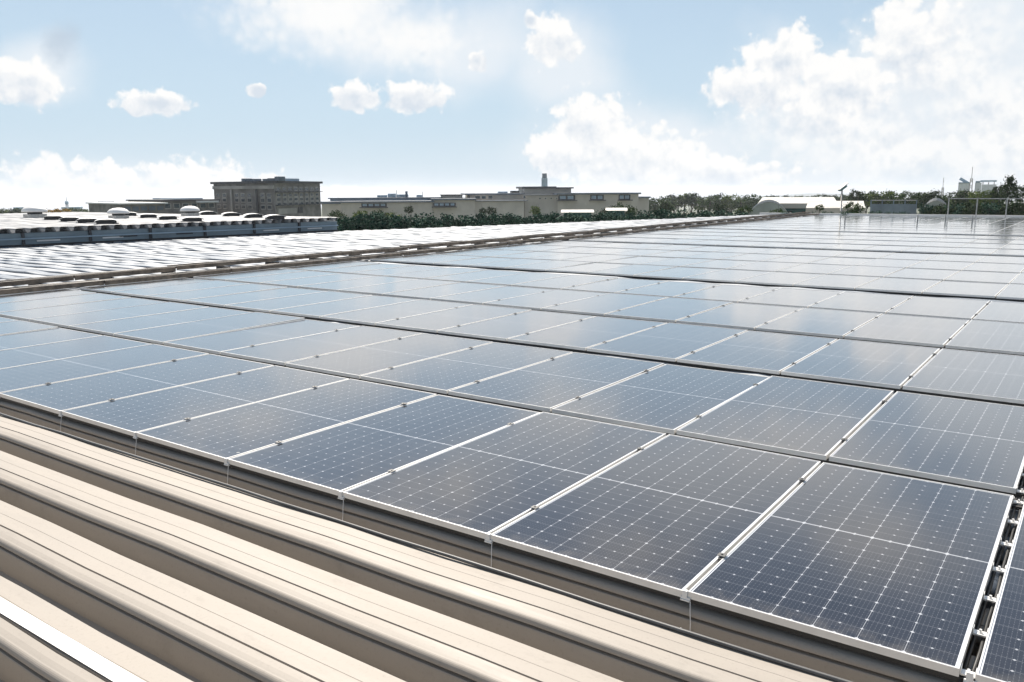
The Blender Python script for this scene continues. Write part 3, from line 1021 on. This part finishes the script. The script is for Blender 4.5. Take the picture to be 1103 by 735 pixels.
for a, b in ((600.5, 619), (635, 650), (666, 679)):
    f.part('balcony_recess', M['dark'], s_of(a) + .05, s_of(b), 0.54, 0.596, lz(216), lz(210.4))
    for i in range(2):
        s0 = s_of(a) + (s_of(b) - s_of(a)) * (0.10 + i * 0.45)
        f.part('window', M['paleblue'], s0, s0 + (s_of(b) - s_of(a)) * 0.34, 0.40, 0.535, lz(215), lz(211.3))
    f.part('balcony_slab', M['darkroof'], s_of(a) - 0.2, s_of(b) + 0.3, -0.6, 0.535, lz(216.9), lz(216.05))
f.part('rooftop_unit', M['paleblue'], s_of(540), s_of(550), 8, 11, lz(208) + .004, lz(206.2))
f.part('rooftop_unit', M['darkroof'], s_of(554), s_of(563), 8, 11, lz(208) + .004, lz(205.4))
f.part('end_wall', M['tan2'], s_of(690), s_of(704), 4, 20, GZ, lz(214.6))
f.part('end_roof', M['bluegrey'], s_of(690), s_of(705), 3.4, 20.4, lz(214.6) + .004, lz(212.8))
# slim tower behind the pavilion
p = at(586.5, 204, 330)
t = thing('slim_tower', 'slim blue-grey tower rising behind the upper pavilion', 'tower', (p.x, p.y, GZ))
zt2 = zof(586.5, 187, 330) - GZ
obj('shaft', bx(-0.85, 0.85, -0.85, 0.85, 0, zt2 * 0.93), M['paleblue'], t)
obj('head', bx(-0.65, 0.65, -0.65, 0.65, zt2 * 0.93 + 0.002, zt2), M['bluegrey'], t)

# far-left bits: pale block and lattice mast
p = at(115, 224, 520)
t = thing('pale_blue_block', 'small pale blue-grey block far off left of the brown warehouse', 'building', (p.x, p.y, GZ), R(20))
hz = zof(115, 218.2, 520) - GZ
obj('wall', bx(-2.6, 2.6, -3, 3, 0, hz), M['paleblue'], t); obj('roof', bx(-2.8, 2.8, -3.2, 3.2, hz + .004, hz + .5), M['bluegrey'], t)
for i in range(3):
    obj('window', bx(-2.0 + i * 1.5, -1.1 + i * 1.5, -3.05, -3.004, hz - 3, hz - 1.2), M['glass'], t)
for (px, wid, top, lab) in ((24, 8, 223.2, 'low pale blue roofed shed far off behind the leftmost trees'), (78, 12, 223.0, 'low pale blue roofed shed behind the mast at the far left')):
    p = at(px, 226, 420)
    t = thing('far_shed', lab, 'building', (p.x, p.y, GZ), R(55))
    hz = zof(px, top, 420) - GZ
    ww = wid * 420 / F_PX / 2 * 1.2
    obj('wall', bx(-ww, ww, -4, 4, 0, hz - .8), M['brown2'], t)
    obj('roof', bx(-ww - .3, ww + .3, -4.3, 4.3, hz - .796, hz), M['paleblue'], t)


def mast(px, dist, top, lab, w0=0.9, mt='bluegrey', head=True):
    p = at(px, 210, dist)
    h = zof(px, top, dist) - GZ
    t = thing('lattice_mast', lab, 'mast', (p.x, p.y, GZ))
    bm = bmesh.new()
    for sx in (-1, 1):
        for sy in (-1, 1):
            tube(bm, [(sx * w0, sy * w0, 0), (sx * w0 * .35, sy * w0 * .35, h * .86)], 0.10, 5)
    nn = 12
    for i in range(nn):
        z0, z1 = h * .86 * i / nn, h * .86 * (i + 1) / nn
        a0, a1 = w0 * (1 - .65 * i / nn), w0 * (1 - .65 * (i + 1) / nn)
        for c1, c2 in (((-1, -1), (1, -1)), ((1, -1), (1, 1)), ((1, 1), (-1, 1)), ((-1, 1), (-1, -1))):
            tube(bm, [(c1[0] * a0, c1[1] * a0, z0), (c2[0] * a1, c2[1] * a1, z1)], 0.06, 4)
    obj('lattice', bm, M[mt], t)
    bm = bmesh.new(); tube(bm, [(0, 0, h * .85), (0, 0, h)], 0.09, 6); obj('aerial', bm, M[mt], t)
    if head:
        bm = bmesh.new(); lathe(bm, [(0.5, h * .80), (0.75, h * .82), (0.75, h * .88), (0.4, h * .90)], 10); obj('head', bm, M['paleblue'], t)
    return t


mast(71, 430, 212.5, 'thin lattice mast on the far left skyline above the orange tree', 0.9)
mast(1015, 300, 191.5, 'slim lattice mast left of the white works on the right skyline', 0.6, 'galv', False)
mast(1045, 300, 180, 'tallest lattice mast at the white works on the right skyline', 0.8, 'galv', False)

# white works on the far right skyline
wk = thing('white_works', 'hazy white plant buildings with stepped roofs behind the right trees', 'building', (0, 0, 0))
f = Facade(at(1028, 215, 300), at(1078, 215, 300), wk)
def s_of(px): return f.L * (px - 1028) / 50
def lz(py): return zof(1050, py, 300)
f.part('wall', M['white'], s_of(1031), s_of(1043), 0, 10, GZ, lz(197.5))
f.part('roof', M['paleblue'], s_of(1031), s_of(1043), -.3, 10, lz(197.5) + .004, lz(196.4))
f.part('wall', M['white'], s_of(1049), s_of(1056), 0, 10, GZ, lz(197))
f.part('roof', M['paleblue'], s_of(1049.5), s_of(1054.5), -.3, 10, lz(197) + .004, lz(195.2))
f.part('wall', M['white'], s_of(1056.5), s_of(1072), 0, 10, GZ, lz(199))
f.part('gantry', M['paleblue'], s_of(1054.6), s_of(1072), 2, 3, lz(196.2), lz(194.4))
for q in (1057, 1063, 1069):
    f.part('gantry_post', M['galv'], s_of(q), s_of(q + 1), 2, 3, lz(199) + .004, lz(196.2) - .004)
bm = bmesh.new()
b0 = f.a + f.u * s_of(1042) + f.n * 2; b1 = f.a + f.u * s_of(1032) + f.n * 2
tube(bm, [(b0.x, b0.y, lz(197.8)), (b1.x, b1.y, lz(192.2))], 0.5, 6)
obj('conveyor', bm, M['paleblue'], wk)


# white-roofed sheds right of centre (gable roofs, teal walls)
def shed(pxa, pxb, dist, py_eave, py_ridge, py_base, lab, wall='teal', roof='shedroof', depth=16, band=True):
    t = thing('gabled_shed', lab, 'shed', (0, 0, 0))
    A, B = at(pxa, py_eave, dist), at(pxb, py_eave, dist)
    f = Facade(A, B, t)
    pm = (pxa + pxb) / 2
    ze, zr = zof(pm, py_eave, dist), zof(pm, py_ridge, dist + depth / 2)
    f.part('wall', M[wall], 0.3, f.L - 0.3, 0.4, depth - .4, GZ, ze - 0.02)
    bm = bmesh.new()
    mt = Matrix(((f.u.x, f.n.x, 0, f.a.x), (f.u.y, f.n.y, 0, f.a.y), (0, 0, 1, 0), (0, 0, 0, 1)))
    vs = [bm.verts.new(mt @ Vector(q)) for q in ((0, 0, ze), (f.L, 0, ze), (f.L, depth / 2, zr), (0, depth / 2, zr), (0, depth, ze), (f.L, depth, ze))]
    for q in ((0, 1, 2, 3), (3, 2, 5, 4), (0, 3, 4), (1, 5, 2), (0, 4, 5, 1)):
        bm.faces.new([vs[i] for i in q])
    obj('roof', bm, M[roof], t)
    if band:
        f.part('eave_band', M['tan2'], 0.0, f.L, -0.12, -0.004, ze - 0.5, ze + 0.03)
        for i in range(4):
            f.part('doorway', M['dark'], f.L * (.08 + i * .24), f.L * (.20 + i * .24), 0.34, 0.396, ze - 3.2, ze - 0.8)
    return t


shed(816, 903, 96, 219.5, 212.5, 228, 'long shed with white roof and teal wall beyond the array, middle right', depth=26)
shed(868, 932, 78, 224.5, 216.5, 230, 'nearer white-roofed shed with teal wall beside the pole lamp', depth=12)
shed(604, 640, 88, 229, 226, 240, 'little white roof among the hedge below the tan hall, left one', depth=6, band=False)
shed(652, 676, 92, 227, 224, 240, 'little white roof among the hedge below the tan hall, right one', depth=6, band=False)
shed(1030, 1050, 140, 210.5, 207.5, 216, 'small tan-grey roofed shed among trees under the tallest mast', 'tan', 'brown2', 7, False)


def tunnel(pxa, pxb, dist, top, lab, ln=14):
    A, B = at(pxa, 226, dist), at(pxb, 226, dist)
    t = thing('arched_greenhouse', lab, 'greenhouse', (0, 0, 0))
    f = Facade(A, B, t)
    zt_ = zof((pxa + pxb) / 2, top, dist)
    hh = 3.2
    mt = Matrix(((f.u.x, f.n.x, 0, f.a.x), (f.u.y, f.n.y, 0, f.a.y), (0, 0, 1, 0), (0, 0, 0, 1)))
    bm = bmesh.new()
    n_ = 18
    fr = [bm.verts.new(mt @ Vector((f.L / 2 - f.L / 2 * math.cos(math.pi * i / n_), 0, zt_ - hh + hh * math.sin(math.pi * i / n_)))) for i in range(n_ + 1)]
    bk = [bm.verts.new(mt @ Vector((f.L / 2 - f.L / 2 * math.cos(math.pi * i / n_), ln, zt_ - hh + hh * math.sin(math.pi * i / n_)))) for i in range(n_ + 1)]
    for i in range(n_):
        bm.faces.new((fr[i], fr[i + 1], bk[i + 1], bk[i]))
    bm.faces.new(fr[::-1]); bm.faces.new(bk)
    obj('cover', bm, M['cover'], t)
    f.part('wall', M['tan2'], 0.05, f.L - .05, 0.05, ln - .05, GZ, zt_ - hh - 0.004)
    bm = bmesh.new()
    for k in range(4):
        pts = [mt @ Vector((f.L / 2 - (f.L / 2 + .03) * math.cos(math.pi * i / n_), k * ln / 3.2, zt_ - hh + (hh + .03) * math.sin(math.pi * i / n_))) for i in range(n_ + 1)]
        tube(bm, pts, 0.05, 5)
    obj('hoops', bm, M['galv'], t)


tunnel(800, 856, 84, 218, 'grey-green arched greenhouse just beyond the array corner')
tunnel(986, 1030, 72, 216.5, 'pale grey arched greenhouse beside the right railing')

# lamp with a tilted head on a pole
p = at(906, 222, 66)
t = thing('pole_lamp', 'pole lamp with tilted white and dark green head standing beyond the array', 'lamp', (p.x, p.y, GZ))
zt_ = zof(906, 203, 66) - GZ
bm = bmesh.new(); tube(bm, [(0, 0, 0), (0, 0, zt_)], [0.10, 0.05], 10); obj('pole', bm, M['galv'], t, smooth=True)
bm = bmesh.new(); box(bm, -0.38, 0.38, -0.28, 0.28, -0.02, 0.04)
bmesh.ops.transform(bm, matrix=Matrix.Translation((0.02, 0, zt_ + 0.13)) @ Matrix.Rotation(R(36), 4, 'Z') @ Matrix.Rotation(R(-38), 4, 'Y'), verts=bm.verts)
obj('solar_head', bm, M['white'], t)
bm = bmesh.new(); box(bm, -0.34, 0.20, -0.24, 0.24, -0.16, -0.022)
bmesh.ops.transform(bm, matrix=Matrix.Translation((0.02, 0, zt_ + 0.13)) @ Matrix.Rotation(R(36), 4, 'Z') @ Matrix.Rotation(R(-38), 4, 'Y'), verts=bm.verts)
obj('battery_box', bm, M['teal'], t)

# low panelled wall and railing at the far right
fw_ = thing('panel_fence', 'blue-grey panel fence in front of the trees right of the pole lamp', 'fence', (0, 0, 0))
f = Facade(at(938, 222, 70), at(987, 222, 70), fw_)
zz = zof(960, 215.5, 70)
f.part('panel', M['fascia'], 0, f.L, 0, 0.08, GZ, zof(960, 220, 70))
f.part('top_rail', M['galv'], 0, f.L, -0.03, 0.05, zz - 0.06, zz)
for i in range(5):
    f.part('post', M['fascia'], f.L * i / 4 - .04, f.L * i / 4 + .04, -0.12, -0.034, GZ, zz)
rl = thing('railing', 'pale railing with posts running along the far right edge', 'railing', (0, 0, 0))
f = Facade(at(1022, 222, 62), at(1190, 222, 60), rl)
zz = zof(1060, 213.6, 62)
f.part('top_rail', M['galv'], 0, f.L, -0.04, 0.04, zz - 0.05, zz)
for i in range(6):
    s0 = f.L * i / 5
    f.part('post', M['galv'], s0 - .03, s0 + .03, -0.10, -0.044, GZ, zz + 0.03)

# small posts standing among the far panels
first = None
for i, (px, py) in enumerate(((988, 240), (1018, 240), (1047, 241), (910, 240))):
    k_ = EYE.z / (EYE.z - at(px, py, 1.0).z)
    p = at(px, py, k_)
    lab = 'short grey post standing among the far panels, %s' % ('below the pale greenhouse', 'right of the pale greenhouse', 'below the tallest mast', 'below the pole lamp')[i]
    bm = bmesh.new(); tube(bm, [(0, 0, TOP), (0, 0, 0.42)], 0.035, 8)
    t = obj('roof_post', bm, M['galv'])
    t.location = (p.x, p.y, 0)
    tag(t, lab, 'post', 'short posts among the far panels')


# ------------------------------------------------------------------ summer haze
hm = bpy.data.materials.new('haze_air')
hm.use_nodes = True
hm.node_tree.nodes.clear()
q = G(hm.node_tree)
pv = q.n('ShaderNodeVolumePrincipled')
pv.inputs['Color'].default_value = (0.86, 0.92, 1.0, 1)
pv.inputs['Density'].default_value = 0.00022
pv.inputs['Anisotropy'].default_value = 0.3
q.put(q.n('ShaderNodeOutputMaterial').inputs['Volume'], pv.outputs[0])
o = obj('haze', bx(-9300, 9300, -9300, 9300, -330, 17), hm)
o['kind'] = 'stuff'


# ------------------------------------------------------------------ trees and hedge
def crown_mesh(name, seed, material, clumps, leaves, rx, rz, leaf, z0=0.0, shape='round'):
    q = random.Random(seed)
    bm = bmesh.new()
    for c in range(clumps):
        while True:
            p = Vector((q.uniform(-1, 1), q.uniform(-1, 1), q.uniform(-1, 1)))
            if 0.35 < p.length < 1: break
        if shape == 'cone':
            p.x *= 0.25 + 0.75 * (1 - (p.z + 1) / 2); p.y *= 0.25 + 0.75 * (1 - (p.z + 1) / 2)
        if shape == 'dome':
            p.z = abs(p.z) * 1.0
        ctr = Vector((p.x * rx, p.y * rx, p.z * rz + z0))
        cr = q.uniform(0.18, 0.34) * rx
        for l in range(leaves):
            d = Vector((q.gauss(0, 1), q.gauss(0, 1), q.gauss(0, .75)))
            pos = ctr + d * cr * 0.55
            n = Vector((q.gauss(0, 1), q.gauss(0, 1), q.gauss(0.5, 1))).normalized()
            a = n.orthogonal().normalized()
            a.rotate(Matrix.Rotation(q.uniform(0, 6.28), 3, n))
            b = n.cross(a)
            s1 = leaf * q.uniform(.6, 1.3); s2 = s1 * q.uniform(.45, .8)
            bm.faces.new([bm.verts.new(pos + a * s1), bm.verts.new(pos + b * s2), bm.verts.new(pos - a * s1), bm.verts.new(pos - b * s2)])
    return mkmesh(name, bm, material)


def trunk_mesh(seed, h, r0, spread):
    q = random.Random(seed)
    bm = bmesh.new()
    tube(bm, [(0, 0, 0), (q.uniform(-.1, .1), q.uniform(-.1, .1), h * .5), (q.uniform(-.2, .2), q.uniform(-.2, .2), h)], [r0, r0 * .75, r0 * .4], 8)
    for i in range(5):
        a = q.uniform(0, 6.28); z = h * q.uniform(.45, .85)
        tube(bm, [(0, 0, z), (math.cos(a) * spread * .5, math.sin(a) * spread * .5, z + spread * .35), (math.cos(a) * spread, math.sin(a) * spread, z + spread * .8)], [r0 * .4, r0 * .25, r0 * .1], 6)
    return mkmesh('trunk', bm, M['trunk'], True)


# unit trees: crown about 2 m radius, total about 6 m
KIND = {}
for key, m_, shp, sd in (('hedge', 'lf_hedge', 'round', 1), ('hedge2', 'lf_hedge', 'round', 2), ('mid', 'lf_mid', 'round', 3), ('mid2', 'lf_mid', 'round', 4),
                         ('dark', 'lf_dark', 'round', 5), ('bright', 'lf_bright', 'round', 6), ('flower', 'lf_flower', 'round', 7), ('cone', 'lf_dark', 'cone', 8)):
    crown = crown_mesh('crown', sd, M[m_], 46, 34, 2.0, 1.7 if shp == 'round' else 3.0, 0.17, 4.2 if shp == 'round' else 4.6, shp)
    KIND[key] = (crown, trunk_mesh(sd + 50, 4.0, 0.2, 1.2))


def tree(name, kind, px, dist, py_top, width_px, lab, cat, group, flat=1.0, base=None):
    """a tree whose crown top reaches py_top and whose crown is width_px wide in the photograph"""
    p = at(px, 204, dist)
    zt_ = zof(px, py_top, dist)
    depth = (p - EYE).dot(fw)
    half = width_px * depth / F_PX / 2
    crown, trunk = KIND[kind]
    top_u = (4.2 + 1.9) if kind != 'cone' else 7.5
    sxy = half / 2.05
    g0 = gz(p.x, p.y) - 0.1
    h = zt_ - g0
    t = thing(name, lab, cat, (p.x, p.y, g0), rnd.uniform(0, 6.28), group)
    sz = sxy * flat
    c = obj('crown', crown, None, t)
    c.scale = (sxy, sxy, sz)
    lift = h - top_u * sz
    c.location = (0, 0, lift)
    k = obj('trunk', trunk, None, t)
    k.scale = (sxy, sxy, max(0.1, (h - 1.6 * sz) / 4.0))
    return t


q = random.Random(21)
# the hedge of shrubs along the roof's far left edge
def hedge_top(px):
    pts = ((362, 233), (400, 231), (470, 231), (540, 230), (600, 231), (650, 229), (705, 227), (740, 226), (800, 226))
    for (a, b), (c, d) in zip(pts, pts[1:]):
        if a <= px <= c:
            return b + (d - b) * (px - a) / (c - a)
    return 226


px = 366
i = 0
while px < 800:
    t_ = 1.0
    while True:                                       # step out until just beyond the roof's edge
        p_ = at(px, 204, t_)
        if p_.x < edge_x(p_.y) - 0.9 or p_.y > YF + 1.0: break
        t_ += 0.25
    dist = t_ + q.uniform(0, 1.5)
    i += 1
    tree('hedge_shrub', q.choice(('hedge', 'hedge2')), px, dist, hedge_top(px) + q.uniform(-2.5, 3.0), q.uniform(26, 38),
         'dark teal-green shrub in the hedge behind the roof, %s from its left end' % ORD[i], 'shrub', 'hedge shrubs behind the roof', 1.0)
    px += q.uniform(8, 12)
# bright small trees standing up behind the hedge
for n_, (px, top, wd, kd, lab) in enumerate((
        (362, 226, 20, 'mid', 'small green tree just right of the concrete block'), (386, 225.5, 22, 'bright', 'light green tree below the left balcony of the tan hall'),
        (408, 226, 24, 'mid', 'green tree under the tan hall, right of the left balcony'), (422, 227.5, 20, 'bright', 'light green shrub in front of the plain tan wall'),
        (440, 221.5, 10, 'dark', 'thin dark tree standing alone before the tan wall'), (520, 223.5, 9, 'dark', 'narrow dark tree left of a twin before the two storey hall'),
        (529, 222.5, 11, 'dark', 'dark tree before the two storey hall, right of its narrow twin'), (577, 221, 13, 'bright', 'light green tree below the upper pavilion'),
        (672, 217.5, 26, 'mid', 'green tree below the right end of the two storey hall'), (655, 222, 20, 'dark', 'dark tree between two balconies of the two storey hall'),
        (718, 217, 16, 'dark', 'dark palm-like tree just right of the two storey hall'), (776, 219, 15, 'dark', 'dark tree with open crown left of the grey-green greenhouse'))):
    tree('small_tree', kd, px, 92 + n_, top, wd, lab, 'tree', 'small trees behind the hedge', 1.0)
# tree line right of the halls
i = 0
for px in range(700, 836, 9):
    i += 1
    tree('broad_tree', q.choice(('mid', 'mid2', 'dark', 'mid', 'bright')), px + q.uniform(-2, 2), 205 + q.uniform(0, 25), 209.5 + q.uniform(-2.5, 3) + (1.5 if px > 790 or px < 715 else 0), q.uniform(19, 27),
         'green tree in the line right of the tan halls, %s from the left' % ORD[i], 'tree', 'tree line right of the tan halls', 0.8)
i = 0
for px in list(range(925, 1078, 9)):
    i += 1
    tree('broad_tree', q.choice(('mid', 'mid2', 'dark', 'mid', 'bright')), px + q.uniform(-2, 2), 118 + q.uniform(0, 25), 207.0 + q.uniform(-3, 3) - (2.5 if 990 < px < 1010 else 0), q.uniform(20, 28),
         'green tree in the line right of the pole lamp, %s from the left' % ORD[i], 'tree', 'tree line right of the pole lamp', 0.9)
for px, top, wd, lab in ((1054, 204.5, 18, 'yellow-green tree below the tallest mast'), (1070, 203.5, 18, 'yellow-green tree just left of the tall dark tree')):
    tree('bright_tree', 'bright', px, 112, top, wd, lab, 'tree', 'yellow-green trees at right', 1.0)
tree('tall_tree', 'cone', 1087, 84, 190, 27, 'tall dark tree with ragged crown at the right edge', 'tree', None, 1.0)
tree('tall_tree', 'dark', 1078, 86, 198, 18, 'dark leaning tree on the left flank of the tall ragged tree', 'tree', None, 1.2)
tree('tall_tree', 'dark', 1103, 88, 198, 22, 'dark tree cut by the right edge of the view', 'tree', None, 1.1)
i = 0
for px in range(834, 930, 8):
    i += 1
    tree('broad_tree', q.choice(('mid', 'dark', 'mid2')), px + q.uniform(-2, 2), 255 + q.uniform(0, 30), 209.8 + q.uniform(-1, 1.2), q.uniform(15, 20),
         'small dark tree on the skyline behind the white sheds, %s from the left' % ORD[i], 'tree', 'skyline trees behind the white sheds', 0.8)
for px, top, wd, lab in ((802, 221, 18, 'green bush at the left foot of the grey-green greenhouse'), (838, 224, 16, 'green bush at the right foot of the grey-green greenhouse'),
                         (921, 217, 20, 'green tree between the nearer shed and the panel fence'), (1000, 224, 14, 'green bush at the left foot of the pale greenhouse'),
                         (1024, 219, 22, 'green tree hiding the right side of the pale greenhouse'), (884, 220, 9, 'small green tree between the two white-roofed sheds')):
    tree('small_tree', 'mid', px, 68, top, wd, lab, 'tree', None, 0.9)
# shrubs behind the railing
i = 0
px = 1000
while px < 1150:
    i += 1
    tree('railing_shrub', q.choice(('hedge', 'hedge2', 'dark')), px, 66 + q.uniform(0, 3), 219 + q.uniform(-2, 2), q.uniform(18, 26),
         'dark green shrub behind the right railing, %s from the left' % ORD[i], 'shrub', 'shrubs behind the right railing', 1.0)
    px += q.uniform(9, 12)
# low shrubs in front of the sheds
i = 0
for px in (848, 862, 878, 893, 912, 924, 945, 962, 975):
    i += 1
    tree('low_shrub', 'hedge', px, 63.5 + q.uniform(0, 1), 227.5 + q.uniform(-1, 1), q.uniform(13, 20), 'low dark shrub before the white-roofed sheds, %s from the left' % ORD[i], 'shrub', 'low shrubs before the sheds', 0.7)
# far-left tree line
i = 0
for px in range(-12, 118, 8):
    if 46 < px < 72: continue
    i += 1
    tree('broad_tree', q.choice(('mid', 'mid2', 'dark', 'mid', 'bright')), px + q.uniform(-2, 2), 190 + q.uniform(0, 30), 224.2 + q.uniform(-1.2, 1.5) + (1.5 if px > 95 else 0), q.uniform(16, 22),
         'green tree in the far left line, %s from the left' % ORD[i], 'tree', 'far left tree line', 0.8)
for px, top, wd, lab in ((54, 224, 15, 'orange-flowering tree in the far left line, left one'), (66, 223.2, 17, 'orange-flowering tree below the left lattice mast')):
    tree('flowering_tree', 'flower', px, 185, top, wd, lab, 'tree', 'orange-flowering trees', 0.8)
